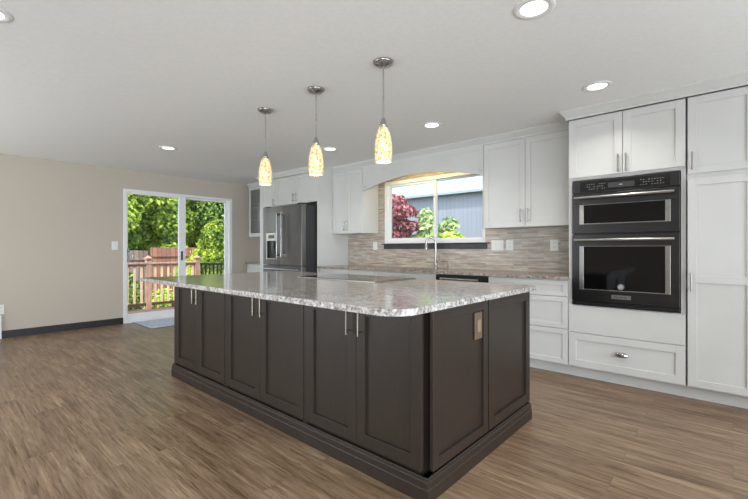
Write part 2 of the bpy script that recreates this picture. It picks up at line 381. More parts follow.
struct(MB().box(LX, RX+.15, FY-.15, FY, 0, CZ), 'wall_front', M['wall'])
bprof = [(0, 0), (.014, 0), (.014, .085), (.008, .098), (0, .098)]
# black baseboard along the left wall, from the slider to the near end
struct(MB().sweep([(LX, FY+.02), (LX, DY0-.003)][::1], bprof), 'baseboard_left', M['base_black'])

# backsplash (part of the back wall)
TX0, TX1 = -4.545, -1.115
tb = MB().box(TX0, WX0-.001, BY-.010, BY, .906, 2.3).box(WX1+.001, TX1, BY-.010, BY, .906, 2.3).box(WX0-.001, WX1+.001, BY-.010, BY, .906, WZ0-.08).box(WX0-.001, WX1+.001, BY-.010, BY, WZ1+.001, 2.3)
tb.build('wall_back_tile', M['tile'], kind='structure')

# crown moulding over all the cabinets
cprof = [(0, 2.312), (.010, 2.312), (.012, 2.33), (.024, 2.345), (.038, 2.362), (.046, 2.374), (.052, 2.376), (.052, CZ), (0, CZ)]
struct(MB().sweep([(-6.90, 4.17), (-6.075, 4.17), (-6.075, 3.868), (-4.552, 3.868), (-4.552, 4.168), (-1.118, 4.168), (-1.118, 3.878), (.62, 3.878)], cprof), 'trim_1', M['white'])
# white toe kick under the back cabinets
struct(MB().box(-4.55, .62, 3.965, 3.98, 0, .098), 'trim_2', M['white'])

# sliding glass door
def slider():
    fx0, fx1 = LX-.115, LX+.008
    fr = MB().box(fx0, fx1, DY0, DY0+.05, 0, DZ).box(fx0, fx1, DY1-.055, DY1, 0, DZ)
    fr.box(fx0, fx1, DY0+.05, DY1-.055, DZ-.04, DZ).box(fx0, fx1, DY0+.05, DY1-.055, 0, .045)
    root = struct(fr, 'door_1', M['trim_white'], .002)
    def sash(y0, y1, x, w0, w1, top=.045, bot=.09):
        s = MB().box(x-.02, x+.02, y0, y0+w0, .045, DZ-.04).box(x-.02, x+.02, y1-w1, y1, .045, DZ-.04)
        s.box(x-.02, x+.02, y0+w0, y1-w1, DZ-.04-top, DZ-.04).box(x-.02, x+.02, y0+w0, y1-w1, .045, .045+bot)
        p = s.build('door_panel', M['trim_white'], root, .002)
        MB().box(x-.004, x+.004, y0+w0-.004, y1-w1+.004, .045+bot-.004, DZ-.04-top+.004).build('glass_pane', M['glass'], p)
        return p
    p1 = sash(DY0+.05, 3.035, LX-.03, .018, .112, top=.03)
    p2 = sash(2.94, DY1-.055, LX-.08, .07, .05, top=.03)
    h = MB().box(LX-.01, LX+.006, 2.135, 2.157, .95, 1.17)
    h.tube([(LX+.003, 2.15, 1.13), (LX+.04, 2.16, 1.12), (LX+.05, 2.19, 1.09), (LX+.05, 2.20, 1.05), (LX+.05, 2.19, 1.01), (LX+.04, 2.16, .98), (LX+.003, 2.15, .97)], .006)
    h.build('door_handle', M['steel'], p1)
    MB().box(LX-.01, LX+.012, 2.955, 2.975, .97, 1.12).build('door_latch', M['rubber'], p1)
slider()

# window over the sink
def window():
    y0, y1 = BY-.012, BY+.085
    f = MB().box(WX0, WX0+.055, y0, y1, WZ0, WZ1).box(WX1-.035, WX1, y0, y1, WZ0, WZ1)
    f.box(WX0+.055, WX1-.035, y0, y1, WZ1-.05, WZ1).box(WX0+.055, WX1-.035, y0, y1, WZ0, WZ0+.045)
    root = struct(f, 'window_1', M['trim_white'], .003)
    mx = -2.945
    def sash(x0, x1, y, b):
        s = MB().box(x0, x0+b, y-.015, y+.015, WZ0+.045, WZ1-.05).box(x1-b, x1, y-.015, y+.015, WZ0+.045, WZ1-.05)
        s.box(x0+b, x1-b, y-.015, y+.015, WZ1-.05-b*.7, WZ1-.05).box(x0+b, x1-b, y-.015, y+.015, WZ0+.045, WZ0+.045+b*.7)
        p = s.build('window_sash', M['trim_white'], root, .002)
        MB().box(x0+b-.003, x1-b+.003, y-.003, y+.003, WZ0+.045+b*.7-.003, WZ1-.05-b*.7+.003).build('glass_pane', M['glass'], p)
    sash(WX0+.056, mx+.03, BY+.02, .045); sash(mx-.03, WX1-.036, BY+.055, .028)
    # dark stone stool and apron
    MB().box(-3.83, -2.155, BY-.05, BY-.0125, WZ0-.012, WZ0).box(-3.795, -2.19, BY-.028, BY-.0105, WZ0-.078, WZ0-.012).build('window_sill', M['dark_stone'], root, .002)
window()

# ------------------------------------------------------------------ back run of cabinets
W = M['white']; F = 3.88          # F = front of doors and drawers
def carcass(parent, x0, x1, z0, z1, y0, y1, name='body'):
    return MB().box(x0+.0005, x1-.0005, y0, y1-.001, z0, z1).build(name, W, parent)

# tall oven cabinet
t = thing('oven_cabinet', 'tall white cabinet built around the double wall oven, drawer at its foot', 'cabinet', (-.687, 4.2, 0))
X0, X1 = -1.11, -.269
b = MB().box(X0, X1, 3.9, BY-.001, .10, .655).box(X0, X1, 3.9, BY-.001, 1.765, 2.312)
b.box(X0, -1.078, 3.9, BY-.001, .655, 1.765).box(-.300, X1, 3.9, BY-.001, .655, 1.765).box(-1.078, -.3, BY-.02, BY-.001, .655, 1.765)
b.build('body', W, t)
MB().box(X0+.003, X1-.003, 3.885, 3.8995, .415, .648).build('filler_panel', W, t, .0015)
d = shaker(t, 'door', X0+.004, -.6895, 1.788, 2.302, F, W); bar_pull(d, -.716, F, 1.795, 1.945)
d = shaker(t, 'door', -.6855, X1-.004, 1.788, 2.302, F, W); bar_pull(d, -.659, F, 1.795, 1.945)
d = shaker(t, 'drawer', X0+.004, X1-.004, .112, .408, F, W)
k = MB()
for i, (r, dz) in enumerate(((.013, 0),)):
    k.cyl((-.689, F, .27), (-.689, F-.018, .27), .009)
ko = MB().lathe(-.689, F-.024, [(.001, .250), (.032, .253), (.045, .262), (.049, .271), (.043, .283), (.028, .291), (.001, .293)], 24)
k.v += [] ; k.add([(x, F-.026+(y-(F-.024))*.35, z) for x, y, z in ko.v], ko.f, True)
k.build('knob', M['chrome'], d)

# double wall oven
o = thing('double_wall_oven', 'dark stainless double wall oven with microwave above, set in the tall cabinet', 'oven', (-.689, 4.0, .66))
OX0, OX1 = -1.073, -.305; OF = 3.868
SD = M['steel_dark']
MB().box(-1.07, -.308, 3.9005-.012, 4.40, .664, 1.755).build('body', M['black'], o)
cp = MB().box(OX0, OX1, OF, OF+.02, 1.645, 1.757).build('control_panel', SD, o, .002)
MB().box(OX0+.065, OX1-.06, OF-.0015, OF+.001, 1.655, 1.742).build('control_glass', M['black_glass'], cp)
MB().box(-.79, -.60, OF-.003, OF-.0012, 1.672, 1.715).build('display', M['grey_screen'], cp)
lg = MB()
for gx, cols in ((-.955, 4), (-.875, 4), (-.56, 4), (-.485, 3), (-.43, 2)):
    for r_ in range(3):
        for c_ in range(cols):
            if (r_+c_*2+int(gx*100)) % 5 == 0: continue
            x = gx+c_*.018; z = 1.672+r_*.02; lg.box(x, x+.008, OF-.0022, OF-.0014, z, z+.004)
lg.box(-.71, -.685, OF-.0036, OF-.0029, 1.69, 1.696)
lg.build('button_legends', M['legend'], cp)
def oven_door(z0, z1, wz0, wz1, hz, wx0=-1.012, wx1=-.362):
    m = MB().box(OX0, OX1, OF-.004, OF+.02, z0, wz0).box(OX0, OX1, OF-.004, OF+.02, wz1, z1)
    m.box(OX0, wx0, OF-.004, OF+.02, wz0, wz1).box(wx1, OX1, OF-.004, OF+.02, wz0, wz1)
    dd = m.build('oven_door', SD, o, .0015)
    s_ = .033
    MB().box(wx0, wx0+s_, OF-.008, OF+.018, wz0, wz1).box(wx1-s_, wx1, OF-.008, OF+.018, wz0, wz1).box(wx0+s_, wx1-s_, OF-.006, OF+.018, wz0, wz0+.006).box(wx0+s_, wx1-s_, OF-.006, OF+.018, wz1-.004, wz1).build('window_trim', M['steel_light'], dd, .001)
    MB().box(wx0+s_, wx1-s_, OF-.003, OF+.016, wz0+.006, wz1-.004).build('window_glass', M['black_glass'], dd)
    h = MB().cyl((-1.045, OF-.048, hz), (-.335, OF-.048, hz), .0125, n=16)
    for x in (-1.02, -.36): h.box(x-.012, x+.012, OF-.046, OF-.004, hz-.009, hz+.009)
    h.build('handle', M['steel_light'], dd, .001)
    return dd
oven_door(1.292, 1.634, 1.37, 1.54, 1.598)
ld = oven_door(.700, 1.276, .80, 1.18, 1.232)
MB().box(OX0, OX1, OF, OF+.02, .664, .692).build('vent_trim', M['black'], o, .001)
bp = MB().box(-.765, -.625, OF-.007, OF-.004, .735, .768).build('name_badge', M['steel_light'], ld, .001)
def text(body, size, loc, rot, m, parent, name='lettering'):
    cu = bpy.data.curves.new(name, 'FONT'); cu.body = body; cu.size = size; cu.extrude = .0003; cu.align_x = 'CENTER'; cu.align_y = 'CENTER'
    to = bpy.data.objects.new('tmp', cu); COL.objects.link(to)
    me = bpy.data.meshes.new_from_object(to); bpy.data.objects.remove(to)
    ob = bpy.data.objects.new(name, me); COL.objects.link(ob); me.materials.clear(); me.materials.append(m)
    ob.parent = parent; ob.location = Vector(loc)-world(parent); ob.rotation_euler = rot
    return ob
text('KitchenAid', .021, (-.695, OF-.0074, .7515), (PI/2, 0, 0), M['black'], bp)
md = MB().cyl((-.696, OF-.004, .838), (-.696, OF-.009, .838), .026, n=28).build('medallion', M['steel_light'], ld)
MB().cyl((-.696, OF-.0088, .838), (-.696, OF-.0098, .838), .019, n=24).build('medallion_face', M['legend'], md)

# pantry cabinet
p = thing('pantry_cabinet', 'tall white pantry cabinet to the right of the wall oven', 'cabinet', (-.05, 4.2, 0))
carcass(p, -.262, .175, .10, 2.312, 3.9, BY)
d = shaker(p, 'door', -.258, .128, 1.725, 2.302, F, W, rail=.055); bar_pull(d, -.229, F, 1.75, 1.885)
d = shaker(p, 'door', -.258, .128, .112, 1.69, F, W, rail=.055, mids=(.925,)); bar_pull(d, -.236, F, .835, .98)
MB().box(.132, .174, 3.882, 3.8995, .112, 2.306).build('filler_panel', W, p, .001)
p = thing('pantry_cabinet', 'white tall cabinet beyond the pantry door at the right frame edge', 'cabinet', (.4, 4.2, 0))
carcass(p, .175, .62, .10, 2.312, 3.9, BY)
d = shaker(p, 'door', .18, .614, .112, 2.302, F, W, mids=(.925,))

# right wall cabinet pair
def wall_cab(label, x0, x1, z0, z1, y0, splits, handles, hz, loc):
    t = thing('wall_cabinet', label, 'cabinet', loc)
    MB().box(x0+.001, x1-.001, y0+.02, BY-.0115, z0, z1).build('body', W, t)
    for i in range(len(splits)-1):
        d = shaker(t, 'door', splits[i]+.002, splits[i+1]-.002, z0+.002, z1-.011, y0, W, rail=.055)
        if handles[i] is not None: bar_pull(d, handles[i], y0, hz, hz+.145)
    return t
wall_cab('white two-door wall cabinet between the window and the wall oven', -2.068, -1.112, 1.385, 2.312, 4.15, (-2.066, -1.606, -1.115), (-1.645, -1.567), 1.43, (-1.59, 4.33, 1.385))
wall_cab('narrow white two-door wall cabinet left of the window, by the refrigerator panel', -4.548, -3.913, 1.385, 2.312, 4.15, (-4.546, -4.245, -3.915), (-4.275, -4.213), 1.425, (-4.23, 4.33, 1.385))

# arched valance
def valance():
    x0, x1 = -3.911, -2.070; yb = 4.158
    t = thing('window_valance', 'white arched valance board bridging the cabinets above the window', 'valance', (-2.99, yb, 2.0))
    n = 40; vs = []; cx = (x0+x1)/2; hw = (x1-x0)/2
    arch = [(x0+2*hw*i/n, 1.975+.135*max(0, 1-((x0+2*hw*i/n-cx)/hw)**2)) for i in range(n+1)]
    mb = MB()
    for ya, yb_, zt, off in ((yb, yb+.019, 2.311, 0),):
        fs = []
        vs = [(x, ya, z) for x, z in arch]+[(x, yb_, z) for x, z in arch]+[(x, ya, zt) for x, z in arch]+[(x, yb_, zt) for x, z in arch]; k = n+1
        for i in range(n):
            fs += [(i, i+1, 2*k+i+1, 2*k+i), (k+i+1, k+i, 3*k+i, 3*k+i+1), (i+1, i, k+i, k+i+1), (2*k+i, 2*k+i+1, 3*k+i+1, 3*k+i)]
        fs += [(0, 2*k, 3*k, k), (n, k+n, 3*k+n, 2*k+n)]
        mb.add(vs, fs)
    mb.build('arched_board', W, t)
    # applied frame around the recessed field
    fm = MB(); fw = .05
    A = [(x, z) for x, z in arch]; yf = yb-.006
    for i in range(n):
        (xa, za), (xb, zb) = A[i], A[i+1]
        fm.add([(xa, yf, za), (xb, yf, zb), (xb, yf, zb+fw), (xa, yf, za+fw), (xa, yb, za), (xb, yb, zb), (xb, yb, zb+fw), (xa, yb, za+fw)],
               [(0, 1, 2, 3), (3, 2, 6, 7), (1, 0, 4, 5)])
    fm.box(x0, x0+fw, yf, yb, 1.975+fw, 2.311).box(x1-fw, x1, yf, yb, 1.975+fw, 2.311).box(x0+fw, x1-fw, yf, yb, 2.311-fw, 2.311)
    fm.build('face_frame', W, t)
    u = thing('valance_light', 'warm light strip hidden behind the arched valance', 'light', (-2.99, 4.2, 2.27))
    MB().box(-3.5, -2.5, 4.1775, 4.217, 2.26, 2.285).build('housing', M['plate'], u)
    MB().box(-3.48, -2.52, 4.184, 4.212, 2.256, 2.26).build('diffuser', emis('warm_strip', (255, 214, 120), 5), u)
    light('strip_glow', 'AREA', (0, 0.0, -.02), (math.radians(30), 0, 0), 4.5, (1, .78, .34), u, shape='RECTANGLE', size=1.2, size_y=.05)
valance()

# refrigerator surround
t = thing('cabinet_end_panel', 'full-height white end panel on the right side of the refrigerator', 'panel', (-4.56, 4.18, 0))
MB().box(-4.572, -4.551, 3.87, BY-.001, 0, 2.312).build('panel', W, t, .001)
t = thing('tall_filler_cabinet', 'narrow tall white cabinet squeezed left of the refrigerator', 'cabinet', (-5.83, 4.1, 0))
MB().box(-6.075, -5.605, 3.89, BY-.001, 0, 2.312).build('body', W, t)
MB().box(-6.075, -6.0, 3.87, 3.8895, 0, 2.31).build('face_stile', W, t, .001)
d = shaker(t, 'door', -5.996, -5.609, 1.862, 2.306, 3.87, W, rail=.05); bar_pull(d, -5.65, 3.87, 1.868, 1.98)
shaker(t, 'door', -5.996, -5.609, .11, 1.855, 3.87, W, rail=.05)
t = thing('wall_cabinet', 'white two-door cabinet directly above the refrigerator', 'cabinet', (-5.09, 4.1, 1.86))
MB().box(-5.603, -4.5735, 3.89, BY-.001, 1.862, 2.312).build('body', W, t)
d = shaker(t, 'door', -5.60, -5.092, 1.866, 2.306, 3.87, W, rail=.05); bar_pull(d, -5.128, 3.87, 1.895, 2.03)
d = shaker(t, 'door', -5.088, -4.576, 1.866, 2.306, 3.87, W, rail=.05); bar_pull(d, -5.052, 3.87, 1.895, 2.03)

# refrigerator
def fridge():
    x0, x1, yf = -5.56, -4.585, 3.60
    t = thing('refrigerator', 'dark stainless french door refrigerator with ice dispenser', 'refrigerator', ((x0+x1)/2, 4.0, 0))
    MB().box(x0+.01, x1-.01, yf+.085, 4.42, .04, 1.80).build('body', M['fridge_side'], t, .004)
    G = M['steel_fridge']; xm = -5.055
    # left door with a dispenser opening
    dz0, dz1 = .915, 1.805; hx0, hx1, hz0, hz1 = -5.47, -5.19, 1.00, 1.405
    m = MB().box(x0, hx0, yf, yf+.075, dz0, dz1).box(hx1, xm-.003, yf, yf+.075, dz0, dz1).box(hx0, hx1, yf, yf+.075, dz0, hz0).box(hx0, hx1, yf, yf+.075, hz1, dz1)
    m.box(hx0, hx1, yf+.06, yf+.075, hz0, hz1)
    dl = m.build('door', G, t, .003)
    dp = MB().box(hx0, hx1, yf-.004, yf+.01, 1.285, hz1).box(hx0, hx0+.012, yf-.004, yf+.01, hz0, 1.285).box(hx1-.012, hx1, yf-.004, yf+.01, hz0, 1.285).box(hx0+.012, hx1-.012, yf-.004, yf+.01, hz0, hz0+.012).build('ice_dispenser', M['steel_light'], dl, .001)
    MB().box(hx0+.013, hx1-.013, yf+.045, yf+.058, hz0+.013, 1.283).box(hx0+.03, hx1-.03, yf+.02, yf+.045, hz0+.013, hz0+.022).build('dispenser_recess', M['black'], dp)
    MB().box(hx0+.06, hx1-.06, yf-.006, yf-.004, 1.32, 1.375).build('dispenser_display', M['grey_screen'], dp)
    MB().box(-5.35, -5.31, yf+.018, yf+.044, 1.16, 1.27).build('dispenser_lever', M['grey_screen'], dp)
    dr = MB().box(xm+.003, x1, yf, yf+.075, dz0, dz1).build('door', G, t, .003)
    for dd, hx in ((dl, xm-.055), (dr, xm+.055)):
        h = MB().cyl((hx, yf-.06, 1.04), (hx, yf-.06, 1.705), .013, n=14)
        for z in (1.07, 1.675): h.box(hx-.01, hx+.01, yf-.055, yf, z-.014, z+.014)
        h.build('handle', M['handle_steel'], dd)
    z1 = .905
    for zz0, zz1 in ((.50, z1), (.06, .492)):
        dw = MB().box(x0, x1, yf, yf+.075, zz0, zz1).build('freezer_drawer', G, t, .003)
        h = MB().cyl((x0+.08, yf-.06, zz1-.05), (x1-.08, yf-.06, zz1-.05), .013, n=14)
        for x in (x0+.12, x1-.12): h.box(x-.012, x+.012, yf-.055, yf, zz1-.06, zz1-.04)
        h.build('handle', M['steel_light'], dw)
    MB().box(x0+.03, x1-.03, yf+.1, 4.40, 0, .04).build('base_grille', M['black'], t)
    for hx in (x0+.02, x1-.12): MB().box(hx, hx+.1, yf+.01, yf+.14, 1.806, 1.822).build('hinge_cover', M['fridge_side'], t, .002)
fridge()

# corner hutch: shallow base, stone top, glass upper
t = thing('base_cabinet', 'shallow white base cabinet in the far left corner beside the tall filler', 'cabinet', (-6.55, 4.33, 0))
MB().box(-6.99, -6.077, 4.19, BY-.001, .1, .87).box(-6.99, -6.077, 4.25, BY-.001, 0, .1).build('body', W, t)
for a, b_ in ((-6.985, -6.535), (-6.531, -6.081)):
    d = shaker(t, 'door', a, b_, .105, .865, 4.17, W, rail=.05); bar_pull(d, -6.575 if a < -6.9 else -6.49, 4.17, .68, .82)
hc = MB().box(-7.04, -6.077, 4.145, BY-.001, .871, .902).build('hutch_countertop', M['granite_shaded'], None, .003, origin=(-6.55, 4.3, .871))
tag(hc, 'short stone countertop on the corner base cabinet under the glass cabinet', 'countertop')
t = thing('glass_cabinet', 'white wall cabinet with a glass door and shelves in the far corner', 'cabinet', (-6.48, 4.33, 1.41))
gx0, gx1, gz0, gz1 = -6.885, -6.077, 1.41, 2.312
MB().box(gx0, gx0+.018, 4.17, BY-.001, gz0, gz1).box(gx1-.018, gx1, 4.17, BY-.001, gz0, gz1).box(gx0+.018, gx1-.018, 4.17, BY-.001, gz0, gz0+.02).box(gx0+.018, gx1-.018, 4.17, BY-.001, gz1-.02, gz1).box(gx0+.018, gx1-.018, BY-.015, BY-.001, gz0+.02, gz1-.02).build('body', W, t)
for z in (1.70, 1.93): MB().box(gx0+.019, gx1-.019, 4.19, BY-.016, z, z+.018).build('shelf', W, t)
m = MB(); rl = .045
m.box(gx0, gx0+rl, 4.15, 4.169, gz0, gz1-.005).box(gx1-rl, gx1, 4.15, 4.169, gz0, gz1-.005).box(gx0+rl, gx1-rl, 4.15, 4.169, gz0, gz0+rl).box(gx0+rl, gx1-rl, 4.15, 4.169, gz1-rl, gz1-.005)
d = m.build('glass_door', W, t, .001)
MB().box(gx0+rl, gx1-rl, 4.157, 4.161, gz0+rl, gz1-rl).build('glass_pane', M['cab_glass'], d)
MB().box(gx0+.0, gx1, 4.155, BY-.005, gz0-.022, gz0-.0005).build('light_rail', W, t, .001)

# base cabinets under the back counter
def base(label, x0, x1, kind, loc_name='base_cabinet'):
    t = thing(loc_name, label, 'cabinet', ((x0+x1)/2, 4.2, 0))
    if 'sink' in label: MB().box(x0+.001, x0+.019, 3.9, BY-.001, .1, .874).box(x1-.019, x1-.001, 3.9, BY-.001, .1, .874).box(x0+.019, x1-.019, 3.9, BY-.001, .1, .118).box(x0+.019, x1-.019, 3.9, 3.918, .118, .874).build('body', W, t)
    else: MB().box(x0+.001, x1-.001, 3.9, BY-.001, .1, .874).build('body', W, t)
    if kind == 'drawers':
        for za, zb in ((.724, .866), (.432, .718), (.11, .426)):
            d = shaker(t, 'drawer', x0+.004, x1-.004, za, zb, F, W, rail=.045)
            kk = MB().cyl(((x0+x1)/2, F, (za+zb)/2), ((x0+x1)/2, F-.018, (za+zb)/2), .006).cyl(((x0+x1)/2, F-.018, (za+zb)/2), ((x0+x1)/2, F-.028, (za+zb)/2), .016, .012)
            kk.build('knob', M['chrome'], d)
    else:
        d = shaker(t, 'drawer', x0+.004, x1-.004, .724, .866, F, W, rail=.04)
        MB().cyl(((x0+x1)/2, F, .795), ((x0+x1)/2, F-.018, .795), .006).cyl(((x0+x1)/2, F-.018, .795), ((x0+x1)/2, F-.028, .795), .016, .012).build('knob', M['chrome'], d)
        xs = [x0+.004, x1-.004] if x1-x0 < .5 else [x0+.004, (x0+x1)/2, x1-.004]
        for i in range(len(xs)-1):
            d = shaker(t, 'door', xs[i]+.001, xs[i+1]-.001, .11, .718, F, W, rail=.055)
            bar_pull(d, xs[i+1]-.03 if i == 0 else xs[i]+.03, F, .55, .69)
    return t
base('white three-drawer base cabinet just left of the wall oven cabinet', -1.883, -1.112, 'drawers')
base('white sink base cabinet under the window, left of the dishwasher', -3.449, -2.515, 'doors')
base('narrow white base cabinet left of the sink base', -3.924, -3.451, 'doors')
base('white base cabinet against the refrigerator end panel', -4.549, -3.926, 'doors')

dw = thing('dishwasher', 'dark stainless dishwasher between the sink and the drawers', 'dishwasher', (-2.2, 4.1, 0))
MB().box(-2.51, -1.888, 3.90, 4.44, .1, .868).build('body', M['black'], dw)
dd = MB().box(-2.508, -1.89, 3.872, 3.898, .115, .735).build('dishwasher_door', SD, dw, .002)
cpn = MB().box(-2.508, -1.89, 3.868, 3.898, .74, .866).build('control_panel', M['black'], dw, .002)
h = MB().cyl((-2.43, 3.83, .828), (-1.97, 3.83, .828), .011, n=12)
for x in (-2.4, -2.0): h.box(x-.01, x+.01, 3.832, 3.868, .820, .836)
h.build('handle', M['steel_light'], cpn)

# back countertop with sink cut-out
sx0, sx1, sy0, sy1 = -3.32, -2.64, 3.98, 4.33
ct = MB().box(-4.549, sx0, 3.85, BY-.011, .8755, .905).box(sx1, -1.1115, 3.85, BY-.011, .8755, .905).box(sx0, sx1, 3.85, sy0, .8755, .905).box(sx0, sx1, sy1, BY-.011, .8755, .905)
tag(ct.build('back_countertop', M['granite_shaded'], None, .0, origin=(-2.8, 4.2, .8755)), 'long stone countertop, its colour darkened for shade, along the backsplash wall under the window', 'countertop')

# faucet, lever, soap pump
f = thing('faucet', 'brushed gooseneck kitchen faucet with pull-down sprayer under the window', 'faucet', (-2.842, 4.38, .905))
FX, FYY = -2.842, 4.38
MB().lathe(FX, FYY, [(.03, .905), (.03, .914), (.022, .93), (.018, .96), (.018, 1.01), (.013, 1.03)], 20).build('base', M['nickel'], f)
pts = [(FX, FYY, 1.02), (FX, FYY, 1.12), (FX, FYY, 1.22)]
dirn = Vector((-.80, -.60, 0))
for i in range(1, 13):
    a = PI*i/12; pts.append((FX+dirn.x*.06*(1-math.cos(a)), FYY+dirn.y*.06*(1-math.cos(a)), 1.24+.06*math.sin(a)))
ex, ey = FX+dirn.x*.12, FYY+dirn.y*.12
pts.append((ex, ey, 1.21))
MB().tube(pts, .0145, 14).build('spout', M['nickel'], f)
MB().lathe(ex, ey, [(.015, 1.215), (.019, 1.20), (.026, 1.155), (.027, 1.14), (.001, 1.14)], 18).build('spray_head', M['steel_light'], f)
hd = MB().cyl((FX, FYY, .99), (FX+.05, FYY-.02, .99), .012).tube([(FX+.05, FYY-.02, .99), (FX+.06, FYY-.02, 1.02), (FX+.075, FYY-.02, 1.09)], [.010, .008, .006])
hd.build('lever', M['nickel'], f)
s = thing('soap_dispenser', 'small brushed metal soap pump to the right of the faucet', 'soap dispenser', (-2.665, 4.39, .905))
MB().lathe(-2.665, 4.39, [(.02, .905), (.02, .912), (.012, .92), (.010, .965), (.007, .97), (.007, .99)], 16).build('base', M['nickel'], s)
MB().tube([(-2.665, 4.39, .985), (-2.665, 4.39, 1.0), (-2.70, 4.375, 1.005), (-2.75, 4.355, .998)], .0075).build('nozzle', M['nickel'], s)
sk = thing('sink', 'undermount stainless steel sink basin set in the back countertop', 'sink', (-2.98, 4.15, .70))
MB().box(sx0-.01, sx1+.01, sy0-.01, sy1+.01, .70, .705).box(sx0-.01, sx0-.002, sy0-.01, sy1+.01, .705, .875).box(sx1+.002, sx1+.01, sy0-.01, sy1+.01, .705, .875).box(sx0-.002, sx1+.002, sy0-.01, sy0-.002, .705, .875).box(sx0-.002, sx1+.002, sy1+.002, sy1+.01, .705, .875).build('basin', M['steel'], sk)
MB().cyl((-2.98, 4.155, .7052), (-2.98, 4.155, .709), .045, n=24).build('drain', M['chrome'], sk)

# outlets and switches
def plate_y(name, label, cat, x0, x1, z0, z1, y, kinds, m=None, mi=None):
    t = thing(name, label, cat, ((x0+x1)/2, y, (z0+z1)/2))
    pl = MB().box(x0, x1, y-.006, y-.0003, z0, z1).build('cover_plate', m or M['plate'], t, .0015)
    n = len(kinds); wd = (x1-x0)/n; zc = (z0+z1)/2
    for i, kd in enumerate(kinds):
        xc = x0+wd*(i+.5)
        if kd == 's': MB().box(xc-.016, xc+.016, y-.0095, y-.006, zc-.033, zc+.033).build('rocker', m or M['plate'], t, .001)
        else:
            for dz in (-.022, .022):
                sk_ = MB().box(xc-.016, xc+.016, y-.0075, y-.006, zc+dz-.014, zc+dz+.014).build('socket', m or M['plate'], t, .001)
                MB().box(xc-.008, xc-.005, y-.0082, y-.0074, zc+dz-.003, zc+dz+.007).box(xc+.005, xc+.008, y-.0082, y-.0074, zc+dz-.003, zc+dz+.007).build('slots', M['rubber'], sk_)
    return t
ty = BY-.010
plate_y('light_switch', 'white double switch plate on the tile just right of the window', 'switch', -2.135, -1.985, 1.14, 1.26, ty, 'ss')
plate_y('power_outlet', 'white outlet on the tile beside the double switch plate', 'outlet', -1.955, -1.87, 1.14, 1.26, ty, 'o')
plate_y('power_outlet', 'white outlet on the tile nearest the wall oven', 'outlet', -1.465, -1.38, 1.135, 1.255, ty, 'o')
plate_y('light_switch', 'white switch plate on the tile left of the window', 'switch', -4.015, -3.935, 1.145, 1.265, ty, 's')
def plate_x(name, label, cat, y0, y1, z0, z1, x, kind, m, mi):
    t = thing(name, label, cat, (x, (y0+y1)/2, (z0+z1)/2))
    MB().box(x+.0003, x+.007, y0, y1, z0, z1).build('cover_plate', m, t, .0015)
    yc, zc = (y0+y1)/2, (z0+z1)/2; q = (y1-y0)*.22
    if kind == 's': MB().box(x+.007, x+.011, yc-q, yc+q, zc-.033, zc+.033).build('rocker', mi, t, .001)
    else:
        for dz in (-.024, .024):
            so = MB().box(x+.007, x+.0095, yc-.018, yc+.018, zc+dz-.016, zc+dz+.016).build('socket', mi, t, .001)
            MB().box(x+.0094, x+.0102, yc-.008, yc-.005, zc+dz-.004, zc+dz+.007).box(x+.0094, x+.0102, yc+.005, yc+.008, zc+dz-.004, zc+dz+.007).build('slots', M['black'], so)
    return t
plate_x('light_switch', 'white light switch on the beige wall left of the sliding door', 'switch', 1.92, 2.005, 1.145, 1.275, LX, 's', M['plate'], M['plate'])
plate_x('power_outlet', 'white outlet low on the beige wall at the left frame edge', 'outlet', .62, .71, .315, .44, LX, 'o', M['plate'], M['plate'])
t = thing('wall_panel', 'low white panel beneath the outlet at the left frame edge', 'panel', (LX, .45, 0))
MB().box(LX+.0145, LX+.03, .30, .683, .0, .295).build('panel', M['trim_white'], t, .002)
MB().box(LX+.0145, LX+.034, .28, .685, .285, .30).build('cap', M['trim_white'], t, .001)

# ------------------------------------------------------------------ island
D = M['dark_wood']; IF = 1.527
IY1 = 2.745
def island_unit(label, x0, x1, xm, bx0, bx1, hs):
    t = thing('island_cabinet', label, 'cabinet', ((x0+x1)/2, 2.0, 0), None)
    MB().box(bx0, bx1-(.03 if bx1 > -1.1 else 0), IF+.021, IY1, .0, .874).build('body', D, t)
    if bx0 < x0-.004: MB().box(bx0, x0-.003, IF+.004, IF+.0205, .1, .874).build('face_stile', D, t)
    if bx1 > x1+.004: MB().box(x1+.003, bx1, IF+.004, IF+.0205, .1, .874).build('face_stile', D, t)
    for a, b_, h in ((x0, xm-.0015, hs[0]), (xm+.0015, x1, hs[1])):
        d = shaker(t, 'door', a, b_, .128, .862, IF, D, rail=.062, rec=.015)
        bar_pull(d, h, IF, .700, .845, .005, M['aged'])
island_unit('dark two-door island cabinet at the end nearest the sliding door', -3.765, -2.882, -3.322, -3.80, -2.868, (-3.365, -3.285))
island_unit('dark two-door cabinet in the middle of the island', -2.852, -1.932, -2.395, -2.867, -1.918, (-2.44, -2.352))
island_unit('dark two-door island cabinet at the near corner, facing the camera', -1.900, -1.070, -1.488, -1.917, -1.068, (-1.532, -1.446))
t = thing('island_end_panel', 'dark panelled end of the island facing the wall ovens', 'panel', (-1.04, 2.15, 0))
EX = -1.030
MB().box(-1.067, EX-.021, 1.605, IY1, 0, .874).build('backing', D, t)
shaker(t, 'panel', 1.566, 2.122, .125, .868, EX, D, axis='x', rail=.052, rec=.015)
shaker(t, 'panel', 2.136, IY1, .125, .868, EX, D, axis='x', rail=.06, rec=.015)
MB().box(-1.064, -1.036, IF+.012, 1.562, .0, .09).build('corner_block', D, t)
mb = MB().sweep([(-3.803, IF-.004), (-1.0335, IF-.004), (-1.0335, IY1+.006), (-3.803, IY1+.006)],
                [(0, 0), (.012, 0), (.012, .060), (.009, .065), (.009, .092), (.005, .098), (.004, .108), (0, .112)], closed=True)
tag(mb.build('island_base_moulding', D, None, 0, origin=(-2.4, 2.1, 0)), 'dark stepped base moulding running round the foot of the island', 'moulding')
